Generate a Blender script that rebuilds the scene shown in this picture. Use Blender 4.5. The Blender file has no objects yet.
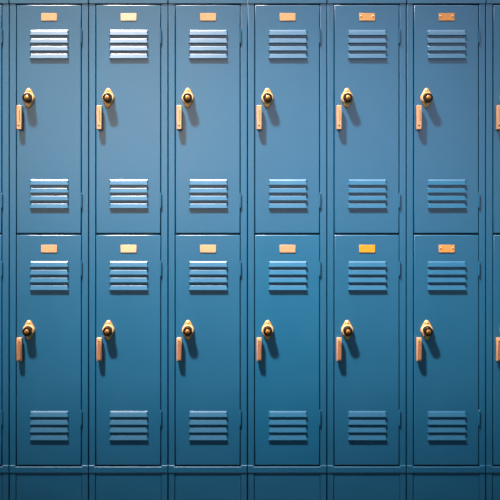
import bpy, bmesh, math
from mathutils import Vector

S = 260.0                      # photograph pixels per metre on the door plane
ZC = (513 - 250) / S           # eye height; the floor lies at row 513
CAM_D = 3.0
COL = bpy.context.scene.collection
def X(px): return (px - 250) / S
def Z(py): return ZC + (250 - py) / S
def L(n): return n / S         # length in photo pixels -> metres

# ------------------------------------------------------------ materials
def srgb(r, g, b):
    f = lambda c: (c / 255 / 12.92) if c <= 10 else ((c / 255 + 0.055) / 1.055) ** 2.4
    return (f(r), f(g), f(b), 1)

def new_mat(name):
    m = bpy.data.materials.new(name); m.use_nodes = True
    return m, m.node_tree.nodes, m.node_tree.links, m.node_tree.nodes['Principled BSDF']

DIM = 0.76
def dim(*c, k=1.0): return srgb(*[min(255, v * DIM * k) for v in c])

def noisy(name, c1, c2, rough=0.4, metal=0.0, scale=8, bump=0.0, bump_scale=300, spec=0.5, rvar=0.06, coat=0.0):
    m, n, l, b = new_mat(name)
    tc = n.new('ShaderNodeTexCoord')
    nz = n.new('ShaderNodeTexNoise'); nz.inputs['Scale'].default_value = scale
    nz.inputs['Detail'].default_value = 4
    l.new(tc.outputs['Object'], nz.inputs['Vector'])
    cr = n.new('ShaderNodeValToRGB')
    cr.color_ramp.elements[0].position = 0.3; cr.color_ramp.elements[1].position = 0.7
    cr.color_ramp.elements[0].color = c1; cr.color_ramp.elements[1].color = c2
    l.new(nz.outputs['Fac'], cr.inputs['Fac']); l.new(cr.outputs['Color'], b.inputs['Base Color'])
    mr = n.new('ShaderNodeMapRange')
    mr.inputs['To Min'].default_value = rough - rvar; mr.inputs['To Max'].default_value = rough + rvar
    l.new(nz.outputs['Fac'], mr.inputs['Value']); l.new(mr.outputs['Result'], b.inputs['Roughness'])
    b.inputs['Metallic'].default_value = metal
    b.inputs['Specular IOR Level'].default_value = spec
    b.inputs['Coat Weight'].default_value = coat
    if bump:
        n2 = n.new('ShaderNodeTexNoise'); n2.inputs['Scale'].default_value = bump_scale
        l.new(tc.outputs['Object'], n2.inputs['Vector'])
        bp = n.new('ShaderNodeBump'); bp.inputs['Strength'].default_value = bump
        bp.inputs['Distance'].default_value = 0.001
        l.new(n2.outputs['Fac'], bp.inputs['Height']); l.new(bp.outputs['Normal'], b.inputs['Normal'])
    return m

PAINT = noisy('blue_enamel', srgb(16, 73, 101), srgb(19, 76, 104), rough=0.34, scale=5, bump=0.08, bump_scale=160, spec=0.8)
TEAL = noisy('blue_enamel_teal_light', srgb(10, 75, 104), srgb(13, 78, 107), rough=0.34, scale=5, bump=0.08, bump_scale=160, spec=0.8)  # same enamel, with the teal light on one lower door put into its colour
INSIDE = noisy('unpainted_inside', srgb(40, 58, 74), srgb(46, 64, 80), rough=0.6)
BRASS = noisy('polished_brass', dim(255, 192, 116, k=1.04), dim(250, 178, 98, k=1.04), rough=0.33, metal=0.35, scale=60, bump=0.1, bump_scale=200)
COLLAR = noisy('pale_brass', dim(255, 216, 158, k=1.1), dim(252, 204, 136, k=1.1), rough=0.32, metal=0.25, scale=60)
CAP = noisy('aged_brass', dim(226, 156, 76), dim(206, 136, 58), rough=0.35, metal=0.5, scale=90)
DARK = noisy('dark_bronze', dim(58, 34, 15), dim(84, 50, 22), rough=0.25, metal=0.7, scale=90)
COPPER = noisy('satin_copper', dim(248, 188, 136), dim(238, 168, 112), rough=0.38, metal=0.2, scale=90, bump=0.2, bump_scale=140)
STRIP = noisy('dark_copper', dim(214, 146, 104), dim(200, 130, 88), rough=0.36, metal=0.3, scale=90)
HOLE = noisy('keyhole_black', srgb(20, 14, 12), srgb(28, 20, 16), rough=0.6)
RIVET = noisy('pale_rivet', dim(250, 232, 200), dim(240, 220, 186), rough=0.25, metal=0.5)
_plates = {}
def plate_mat(c):
    if c not in _plates:
        d = tuple(max(0, v - 8) for v in c)
        _plates[c] = noisy('card_paint', dim(c[0], c[1]*.97, c[2]*.97), dim(d[0], d[1]*.97, d[2]*.97), rough=0.5, scale=70, spec=0.4)
    return _plates[c]
WALL = noisy('painted_plaster', srgb(176, 178, 180), srgb(184, 186, 188), rough=0.8, scale=12, bump=0.1, bump_scale=60)
FLOOR = noisy('grey_vinyl', srgb(50, 56, 62), srgb(62, 68, 74), rough=0.45, scale=30)

# ------------------------------------------------------------ mesh helpers
def finish(bm, name, mats, smooth=False, weld=True):
    if weld: bmesh.ops.remove_doubles(bm, verts=bm.verts, dist=1e-6)
    bmesh.ops.recalc_face_normals(bm, faces=bm.faces)
    me = bpy.data.meshes.new(name)
    bm.to_mesh(me); bm.free()
    for m in (mats if isinstance(mats, (list, tuple)) else [mats]): me.materials.append(m)
    if smooth:
        me.polygons.foreach_set('use_smooth', [True] * len(me.polygons))
        me.set_sharp_from_angle(angle=math.radians(40))
        me.polygons.foreach_set('use_smooth', [max(abs(c) for c in p.normal) < 0.999 for p in me.polygons])   # flats stay flat
        me.update()
    return me

def box(bm, x0, x1, y0, y1, z0, z1, bev=0.0, seg=2, mi=0):
    t = bmesh.new()
    v = [t.verts.new((x, y, z)) for x in (x0, x1) for y in (y0, y1) for z in (z0, z1)]
    for f in ((0,1,3,2), (4,6,7,5), (0,4,5,1), (2,3,7,6), (0,2,6,4), (1,5,7,3)):
        t.faces.new([v[i] for i in f])
    bmesh.ops.recalc_face_normals(t, faces=t.faces)
    if bev: bmesh.ops.bevel(t, geom=t.edges[:], offset=bev, segments=seg, affect='EDGES', profile=0.5)
    merge(bm, t, mi)

def merge(bm, t, mi=0):
    mp = {v: bm.verts.new(v.co) for v in t.verts}
    for f in t.faces:
        nf = bm.faces.new([mp[v] for v in f.verts]); nf.material_index = mi
    t.free()

def lathe(bm, prof, cx, cz, n=32, mi=0, cap=True):
    """revolve (radius, y) about the y axis through (cx, cz)"""
    rings = []
    for r, y in prof:
        rings.append([bm.verts.new((cx + r * math.cos(2*math.pi*k/n), y, cz + r * math.sin(2*math.pi*k/n))) for k in range(n)])
    for a, b in zip(rings, rings[1:]):
        for k in range(n):
            f = bm.faces.new((a[k], a[(k+1) % n], b[(k+1) % n], b[k])); f.material_index = mi
    if cap:
        f = bm.faces.new(rings[-1]); f.material_index = mi

def loft_outline(bm, outs, mi=0, cap_last=True):
    """outs: list of (list of (x,z), y); consecutive outlines are bridged"""
    rings = [[bm.verts.new((x, y, z)) for x, z in o] for o, y in outs]
    n = len(rings[0])
    for a, b in zip(rings, rings[1:]):
        for k in range(n):
            f = bm.faces.new((a[k], a[(k+1) % n], b[(k+1) % n], b[k])); f.material_index = mi
    if cap_last:
        f = bm.faces.new(rings[-1]); f.material_index = mi

# ------------------------------------------------------------ geometry of one locker
# local frame: origin on the floor under the left seam; x right, y into the locker, z up
PITCH = L(79.5)
SEAM = 9.0                     # photo column of the first whole locker's left seam
def lx(px): return L(px - SEAM)          # local x from a photo column of locker 1
def lz(py): return Z(py)
GAP = L(0.42)                  # half the seam between neighbours
DL, DR = lx(16.6), lx(81.0)    # door edges
D1T, D1B = lz(4.9), lz(233.3)  # upper door
D2T, D2B = lz(235.0), lz(465.2)
TOP = lz(-9)
DEPTH = 0.38
FACE = -0.0015                 # door skin
VENT_X0, VENT_X1 = lx(29.9), lx(68.7)
LPITCH = L(7.72); LH = L(5.7)

def frame_mesh():
    bm = bmesh.new()
    w0, w1 = GAP, PITCH - GAP
    sl, sr = lx(15.8), lx(81.6)
    box(bm, w0, sl, 0, 0.022, 0.0, TOP, 0.0022)                 # left stile
    box(bm, sr, w1, 0, 0.022, 0.0, TOP, 0.0022)                 # right stile
    return finish(bm, 'frame', PAINT, True)

def head_mesh():
    bm = bmesh.new()
    box(bm, GAP, PITCH - GAP, -0.0035, 0.02, lz(3.6), TOP + 0.002, 0.0012)
    return finish(bm, 'head_rail', PAINT, True)

def bottom_rail_mesh():
    bm = bmesh.new()
    a, b = GAP, PITCH - GAP
    xl, xr = lx(15.2), lx(82.0)
    hi, lo, bot = lz(465.2), lz(466.6), lz(473.2)
    def out(i):
        return [(a+i, bot+i), (b-i, bot+i), (b-i, hi-i), (xr+i, hi-i), (xr+i*0.4, lo-i), (xl-i*0.4, lo-i), (xl-i, hi-i), (a+i, hi-i)]
    loft_outline(bm, [(out(0), 0.004), (out(0), -0.0016), (out(0.0020), -0.0029), (out(0.0032), -0.0034)])
    return finish(bm, 'bottom_rail', PAINT, False)

def kick_mesh():
    bm = bmesh.new()
    box(bm, lx(16.2), lx(81.4), 0.0018, 0.006, 0.002, lz(470), 0)
    return finish(bm, 'kick_panel', PAINT)

def carcass_mesh():
    bm = bmesh.new()
    t = 0.0015
    box(bm, GAP, GAP + t, 0.021, DEPTH, 0.012, TOP)
    box(bm, PITCH - GAP - t, PITCH - GAP, 0.021, DEPTH, 0.012, TOP)
    box(bm, GAP, PITCH - GAP, DEPTH - t, DEPTH, 0.012, TOP)
    box(bm, GAP, PITCH - GAP, 0.02, DEPTH, TOP - t, TOP)
    zs = (D1B + D2T) / 2
    box(bm, GAP + t, PITCH - GAP - t, 0.018, DEPTH - t, zs - 0.004, zs + 0.004)
    box(bm, GAP + t, PITCH - GAP - t, 0.012, DEPTH - t, lz(470), lz(470) + 0.003)
    # return lips that close the view round the door edges
    box(bm, GAP + t, lx(19), 0.020, 0.024, lz(468), TOP - t)
    box(bm, lx(79), PITCH - GAP - t, 0.020, 0.024, lz(468), TOP - t)
    return finish(bm, 'carcass', INSIDE, weld=False)

def vent_rows(top):            # photo rows at which the four louvers of a vent begin
    return [top + 7.72 * k for k in range(4)]

def door_mesh(zt, zb, vents, mat):
    bm = bmesh.new()
    bv = 0.0026
    holes = []
    for vt in vents:
        for r in vent_rows(vt):
            holes.append((VENT_X0 + 0.006, VENT_X1 - 0.006, lz(r) - LH * 0.86, lz(r) - LH * 0.45))
    xs = sorted({DL + bv, DR - bv, holes[0][0], holes[0][1]})
    zs = sorted({zb + bv, zt - bv} | {h[2] for h in holes} | {h[3] for h in holes})
    hole = lambda x, z: any(h[0] < x < h[1] and h[2] < z < h[3] for h in holes)
    V = lambda x, y, z: bm.verts.new((x, y, z))
    for i in range(len(xs) - 1):
        for j in range(len(zs) - 1):
            x0, x1, z0, z1 = xs[i], xs[i+1], zs[j], zs[j+1]
            if hole((x0+x1)/2, (z0+z1)/2):
                y2 = FACE + 0.003
                for p, q in (((x0,z0),(x1,z0)), ((x1,z0),(x1,z1)), ((x1,z1),(x0,z1)), ((x0,z1),(x0,z0))):
                    bm.faces.new((V(p[0],FACE,p[1]), V(q[0],FACE,q[1]), V(q[0],y2,q[1]), V(p[0],y2,p[1])))
            else:
                bm.faces.new((V(x0,FACE,z0), V(x1,FACE,z0), V(x1,FACE,z1), V(x0,FACE,z1)))
    # rounded outer edge, then the returned flange
    peri = [(x, zs[0]) for x in xs] + [(xs[-1], z) for z in zs[1:]] + [(x, zs[-1]) for x in reversed(xs[:-1])] + [(xs[0], z) for z in reversed(zs[1:-1])]
    def off(p, d):
        x, z = p
        if abs(x - xs[0]) < 1e-9: x -= d
        elif abs(x - xs[-1]) < 1e-9: x += d
        if abs(z - zs[0]) < 1e-9: z -= d
        elif abs(z - zs[-1]) < 1e-9: z += d
        return (x, z)
    rings = [(0, FACE), (bv*0.55, FACE + bv*0.14), (bv*0.87, FACE + bv*0.5), (bv, FACE + bv), (bv, FACE + 0.018)]
    n = len(peri)
    for (d0, y0), (d1, y1) in zip(rings, rings[1:]):
        for k in range(n):
            p, q = peri[k], peri[(k+1) % n]
            a, b = off(p, d0), off(q, d0); c, d = off(q, d1), off(p, d1)
            bm.faces.new((V(a[0],y0,a[1]), V(b[0],y0,b[1]), V(c[0],y1,c[1]), V(d[0],y1,d[1])))
    return finish(bm, 'locker_door', mat, True)

def vent_mesh(vt, mat):
    """four pressed louvers: sloping top, flat face, open underside, tapering ends"""
    bm = bmesh.new()
    # (outward, fraction of the height, end inset)
    prof = [(0.0, 0.0, 0.0016), (0.0007, 0.02, 0.0026), (0.0029, 0.20, 0.0058), (0.0036, 0.27, 0.0060), (0.0074, 0.93, 0.0016), (0.0074, 1.0, 0.0012), (0.0066, 0.98, 0.0020), (0.0034, 0.40, 0.0064)]
    for r in vent_rows(vt):
        zt = lz(r)
        rows = []
        for o, h, e in prof:
            z = zt - LH * h
            rows.append([bm.verts.new((VENT_X0 + e, FACE - o, z)), bm.verts.new((VENT_X1 - e, FACE - o, z))])
        for a, b in zip(rows, rows[1:]):
            bm.faces.new((a[0], a[1], b[1], b[0]))
        # end cheeks: from the hood's edge back to the door skin, flaring outwards
        for s in (0, 1):
            xe = VENT_X0 - 0.0004 if s == 0 else VENT_X1 + 0.0004
            back = [bm.verts.new((xe if h > 0.03 else rows[0][s].co.x, FACE + 0.0002, zt - LH * h)) for o, h, e in prof[:6]]
            for k in range(5):
                bm.faces.new((rows[k][s], rows[k+1][s], back[k+1], back[k]))
    me = finish(bm, 'louver_vent', mat, False)
    return me

def hinge_mesh(py0, py1):
    bm = bmesh.new()
    x = (lx(81.4)); z0, z1 = lz(py1), lz(py0)
    n = 12; r = 0.0037
    t = bmesh.new()
    bmesh.ops.create_cone(t, cap_ends=True, segments=n, radius1=r, radius2=r, depth=z1 - z0)
    for v in t.verts: v.co += Vector((x, -0.0038, (z0 + z1) / 2))
    merge(bm, t)
    for z in (z0 + 0.3*(z1-z0), z0 + 0.7*(z1-z0)):            # knuckle joints
        t = bmesh.new()
        bmesh.ops.create_cone(t, cap_ends=True, segments=n, radius1=r*1.1, radius2=r*1.1, depth=0.0012)
        for v in t.verts: v.co += Vector((x, -0.0038, z))
        merge(bm, t)
    for zz in (z0 - 0.0012, z1 + 0.0012):                     # pin ends
        t = bmesh.new()
        bmesh.ops.create_uvsphere(t, u_segments=10, v_segments=6, radius=0.0026)
        for v in t.verts: v.co += Vector((x, -0.0038, zz))
        merge(bm, t)
    box(bm, x - 0.0046, x + 0.0046, -0.0016, 0.0, z0 + 0.001, z1 - 0.001, 0)   # leaf
    return finish(bm, 'hinge', PAINT, True, weld=False)

def plate_mesh(py0, c, rivets):
    bm = bmesh.new()
    x0, x1, z0, z1 = lx(41.2), lx(57.0), lz(py0 + 7.9), lz(py0 + 0.3)
    box(bm, x0, x1, FACE - 0.0022, FACE + 0.0002, z0, z1, 0.0007, 1)
    if rivets:
        for x in (x0 + 0.0075, x1 - 0.0075):
            lathe(bm, [(0.0036, FACE - 0.0018), (0.0034, FACE - 0.003), (0.0022, FACE - 0.0038), (0.0006, FACE - 0.0041)], x, (z0+z1)/2 + 0.002, 14, 1)
    return finish(bm, 'name_plate', [plate_mat(c), RIVET], True, weld=False)

def lens_outline(cx, cz, d, n=60):
    """a round plate drawn out into a blunt lobe at the top and the bottom (hull of three circles)"""
    cs = [(0.0, L(6.15)), (L(7.4), L(2.6)), (-L(7.7), L(2.3))]
    o = []
    for k in range(n):
        a = 2 * math.pi * (k + 0.5) / n
        nx, nz = math.cos(a), math.sin(a)
        c, r = max(cs, key=lambda q: q[0] * nz + q[1])
        o.append((cx + (r - d) * nx, cz + c + (r - d) * nz))
    return o

def lock_plate_mesh(cx, cz):
    bm = bmesh.new()
    h = L(10.1)
    ol = lambda d: lens_outline(cx, cz, d)
    loft_outline(bm, [(ol(0), FACE + 0.0002), (ol(0), FACE - 0.004), (ol(0.0016), FACE - 0.0062), (ol(0.0038), FACE - 0.0072)])
    for s in (1, -1):                                          # fixing screws in the tips
        lathe(bm, [(0.0042, FACE - 0.006), (0.004, FACE - 0.0084), (0.0026, FACE - 0.0096), (0.0005, FACE - 0.0099)], cx, cz + s * (h - 0.0102), 14, 1)
    lathe(bm, [(L(5.7), FACE - 0.006), (L(5.6), FACE - 0.0115), (L(5.3), FACE - 0.0135), (L(4.6), FACE - 0.014), (L(4.3), FACE - 0.011)], cx, cz, 36, 1, cap=False)
    return finish(bm, 'lock_plate', [BRASS, COLLAR], True, weld=False)

def lock_knob_mesh(cx, cz):
    """fluted dark knob with a raised brass centre and a key slot"""
    bm = bmesh.new()
    n = 48
    def ring(r, flute):
        return [(cx + (r - flute * (0.5 + 0.5 * math.cos(12 * 2*math.pi*k/n))) * math.cos(2*math.pi*k/n),
                 cz + (r - flute * (0.5 + 0.5 * math.cos(12 * 2*math.pi*k/n))) * math.sin(2*math.pi*k/n)) for k in range(n)]
    R = L(4.45)
    loft_outline(bm, [(ring(R*0.92, 0), FACE - 0.009), (ring(R*0.92, 0), FACE - 0.016), (ring(R*1.05, 0.0011), FACE - 0.018), (ring(R*1.05, 0.0012), FACE - 0.032),
                      (ring(R*0.95, 0.001), FACE - 0.0352), (ring(R*0.66, 0), FACE - 0.0362), (ring(R*0.58, 0), FACE - 0.0345), (ring(R*0.40, 0), FACE - 0.0345)], 0)
    lathe(bm, [(R*0.50, FACE - 0.034), (R*0.49, FACE - 0.0352), (R*0.34, FACE - 0.0368), (R*0.2, FACE - 0.0374), (0.0004, FACE - 0.0376)], cx, cz, 24, 1)
    box(bm, cx - 0.0009, cx + 0.0009, FACE - 0.0380, FACE - 0.036, cz - 0.0042, cz + 0.0042, 0, 1, 0)
    return finish(bm, 'lock_knob', [DARK, CAP], True, weld=False)

def handle_mesh(py0, py1, style):
    bm = bmesh.new()
    x0, x1 = lx(18.1), lx(23.2)
    z0, z1 = lz(py1), lz(py0)
    xm = (x0 + x1) / 2
    # two feet, a deep bar with a tapered nose, a front strip
    box(bm, x0 + 0.003, x1 - 0.003, FACE - 0.012, FACE + 0.0002, z1 - 0.02, z1 - 0.003, 0.001, 1)
    box(bm, x0 + 0.003, x1 - 0.003, FACE - 0.012, FACE + 0.0002, z0 + 0.003, z0 + 0.02, 0.001, 1)
    box(bm, x0, x1, FACE - 0.0225, FACE - 0.008, z0, z1, 0.0026, 3)
    f = FACE - 0.0225
    if style == 'upper':
        box(bm, xm + 0.0012, xm + 0.0030, f - 0.0005, f + 0.001, z0 + 0.03, z1 - 0.018, 0, 1, 1)   # engraved groove
        lathe(bm, [(0.0031, f + 0.001), (0.0031, f - 0.0005), (0.0004, f - 0.0006)], xm, z0 + 0.0155, 16, 1)   # keyhole
        box(bm, xm - 0.0055, xm + 0.0012, f - 0.0005, f + 0.001, z0 + 0.0150, z0 + 0.0168, 0, 1, 1)
    else:
        box(bm, x0 + 0.0034, x1 - 0.0026, f - 0.003, f + 0.001, z0 + 0.006, z1 - 0.022, 0.0012, 2, 3)     # raised pull strip
        lathe(bm, [(0.0058, f + 0.001), (0.0056, f - 0.002), (0.0042, f - 0.0026), (0.0036, f - 0.0012), (0.0004, f - 0.0012)], xm, z1 - 0.0135, 20, 2)   # round push button
        lathe(bm, [(0.0022, f - 0.001), (0.0020, f - 0.0016), (0.0003, f - 0.0017)], xm, z1 - 0.0135, 12, 1)
    return finish(bm, 'handle', [COPPER, HOLE, BRASS, STRIP], True, weld=False)

# ------------------------------------------------------------ build
def link(name, me, parent=None, label=None):
    o = bpy.data.objects.new(name, me); COL.objects.link(o)
    if parent is not None: o.parent = parent
    if label: o['label'] = label
    return o

U_VENTS, L_VENTS = (29.9, 179.4), (261.2, 411.0)
ME = dict(
    frame=frame_mesh(), head=head_mesh(), rail=bottom_rail_mesh(), kick=kick_mesh(), carcass=carcass_mesh(),
    vents={t: vent_mesh(t, PAINT) for t in U_VENTS + L_VENTS},
    hinges={k: hinge_mesh(*k) for k in ((30, 43), (194, 207.5), (262, 275.5), (411, 425))},
    up_door=door_mesh(D1T, D1B, U_VENTS, PAINT), low_door=door_mesh(D2T, D2B, L_VENTS, PAINT),
    up_lock=lock_plate_mesh(lx(28.9), lz(98.2)), low_lock=lock_plate_mesh(lx(29.1), lz(330.1)),
    up_knob=lock_knob_mesh(lx(29.1), lz(99.2)), low_knob=lock_knob_mesh(lx(29.1), lz(330.8)),
    up_handle=handle_mesh(106.2, 130.4, 'upper'), low_handle=handle_mesh(337.2, 360.6, 'lower'))

# plates: (upper colour, upper rivets, lower colour, lower rivets, labels)
LOCKERS = [
    ('sliver of a blue steel locker with two hinge pins, cut off by the left edge',
     (236, 190, 140), False, (232, 178, 124), False, None, None),
    ('blue two-door steel locker, leftmost shown whole, with peach plates on both doors',
     (246, 200, 142), False, (240, 180, 124), False, None, None),
    ('blue two-door steel locker with the palest, nearly white cream name plate on its upper door',
     (255, 232, 188), False, (250, 206, 154), False, 'cream white name plate', None),
    ('blue two-door steel locker standing right of the one with the cream upper name plate',
     (244, 190, 128), False, (246, 186, 132), False, None, None),
    ('blue two-door steel locker with a pinkish lower name plate and teal light tinted into its lower door',
     (246, 190, 126), False, (250, 172, 122), False, None, 'pinkish orange name plate'),
    ('blue two-door steel locker with a vivid amber yellow name plate on its lower door',
     (248, 182, 104), True, (255, 172, 30), False, None, 'vivid amber name plate'),
    ('blue two-door steel locker, rightmost shown whole, deep orange plate with two pale rivets on top',
     (246, 164, 78), True, (250, 168, 82), True, 'deep orange name plate with two pale rivets', None),
    ('blue steel locker cut off by the right edge, only its copper handles in view',
     (244, 166, 84), False, (246, 168, 88), False, None, None),
]

for i, (label, uc, ur, lc, lr, ul, ll) in enumerate(LOCKERS):
    root = link('locker', None)
    root.empty_display_size = 0.1
    root.location = (X(SEAM) + (i - 1) * PITCH, 0, 0)
    root['label'] = label; root['category'] = 'locker'; root['group'] = 'row of blue two-door lockers'
    for nm, key in (('frame', 'frame'), ('head_rail', 'head'), ('bottom_rail', 'rail'), ('kick_panel', 'kick'), ('carcass', 'carcass')):
        link(nm, ME[key], root)
    teal = i == 4
    low_door = door_mesh(D2T, D2B, L_VENTS, TEAL) if teal else ME['low_door']
    for up in (True, False):
        d = link('locker_door', ME['up_door'] if up else low_door, root, 'blue door tinted with teal light' if (teal and not up) else None)
        for t in (U_VENTS if up else L_VENTS):
            link('louver_vent', vent_mesh(t, TEAL) if (teal and not up) else ME['vents'][t], d)
        link('name_plate', plate_mesh(12.9 if up else 244.6, uc if up else lc, ur if up else lr), d, ul if up else ll)
        link('lock_plate', ME['up_lock' if up else 'low_lock'], d)
        link('lock_knob', ME['up_knob' if up else 'low_knob'], d)
        link('handle', ME['up_handle' if up else 'low_handle'], d)
        for k in list(ME['hinges'])[0 if up else 2: 2 if up else 4]:
            link('hinge', ME['hinges'][k], d)

# ------------------------------------------------------------ the room
def structure(name, bm, m):
    o = link(name, finish(bm, name, m)); o['kind'] = 'structure'; return o
bm = bmesh.new(); box(bm, -3.2, 3.2, DEPTH + 0.005, DEPTH + 0.105, 0, 3.0); structure('wall_back', bm, WALL)
bm = bmesh.new(); box(bm, -3.2, 3.2, -4.2, DEPTH + 0.105, -0.1, 0.0); structure('floor', bm, FLOOR)

# ------------------------------------------------------------ light
def lamp(name, kind, loc, target, energy, color, **kw):
    d = bpy.data.lights.new(name, kind); d.energy = energy; d.color = color
    for k, v in kw.items(): setattr(d, k, v)
    o = bpy.data.objects.new(name, d); COL.objects.link(o)
    o.location = loc
    o.rotation_euler = (Vector(target) - Vector(loc)).to_track_quat('-Z', 'Y').to_euler()
    return o
# key spot plus an added second head, beams flattened to grade the brightness
for energy, tz, size, wide, color in ((1600, 0.90, 5.5, 6.0, (0.95, 1.0, 1.0)), (20800, 1.10, 4.2, 8.0, (1.0, 0.84, 0.80))):
    spot = lamp('key_spot', 'SPOT', (-1.7, -2.1, 6.6), (-0.08, 0, tz), energy, color,
                spot_size=math.radians(size), spot_blend=1.0, shadow_soft_size=0.34)
    spot.rotation_euler.rotate_axis('Z', 0.624)
    spot.scale = (wide, 1.0, 1.0)
# overhead light read from the left louvers' highlights; right panel added to lighten its louvers
lamp('louver_light', 'AREA', (0.75, -0.85, 3.25), (0.75, -0.55, 1.8), 11, (0.98, 0.9, 1.0), shape='RECTANGLE', size=1.5, size_y=0.9, spread=math.radians(120))
lamp('louver_light', 'AREA', (-0.85, -0.85, 3.25), (-0.85, -0.55, 1.8), 13, (1.0, 0.85, 0.74), shape='RECTANGLE', size=1.3, size_y=0.9, spread=math.radians(120))
# unseen area lights added behind the camera to veil the upper doors
lamp('veil_light', 'AREA', (-1.4, -3.6, 2.45), (-1.4, 0, 2.45), 10, (1.0, 0.80, 0.63), shape='RECTANGLE', size=2.6, size_y=2.3, spread=math.radians(60))
lamp('veil_light', 'AREA', (1.4, -3.6, 2.45), (1.4, 0, 2.45), 6, (0.83, 0.80, 1.0), shape='RECTANGLE', size=2.6, size_y=2.3, spread=math.radians(60))

w = bpy.data.worlds.new('room_light'); bpy.context.scene.world = w; w.use_nodes = True
bg = w.node_tree.nodes['Background']
bg.inputs['Color'].default_value = (0.3, 0.8, 1.0, 1); bg.inputs['Strength'].default_value = 0.36

# ------------------------------------------------------------ camera
cd = bpy.data.cameras.new('camera'); cam = bpy.data.objects.new('camera', cd); COL.objects.link(cam)
cam.location = (0, -CAM_D, ZC); cam.rotation_euler = (math.pi / 2, 0, 0)
cd.sensor_width = 36; cd.lens = 36 * (CAM_D + FACE) / (500 / S)
sc = bpy.context.scene
sc.camera = cam
sc.view_settings.view_transform = 'Standard'; sc.view_settings.look = 'None'
sc.view_settings.gamma = 1; sc.view_settings.exposure = 0.0; sc.view_settings.use_curve_mapping = False
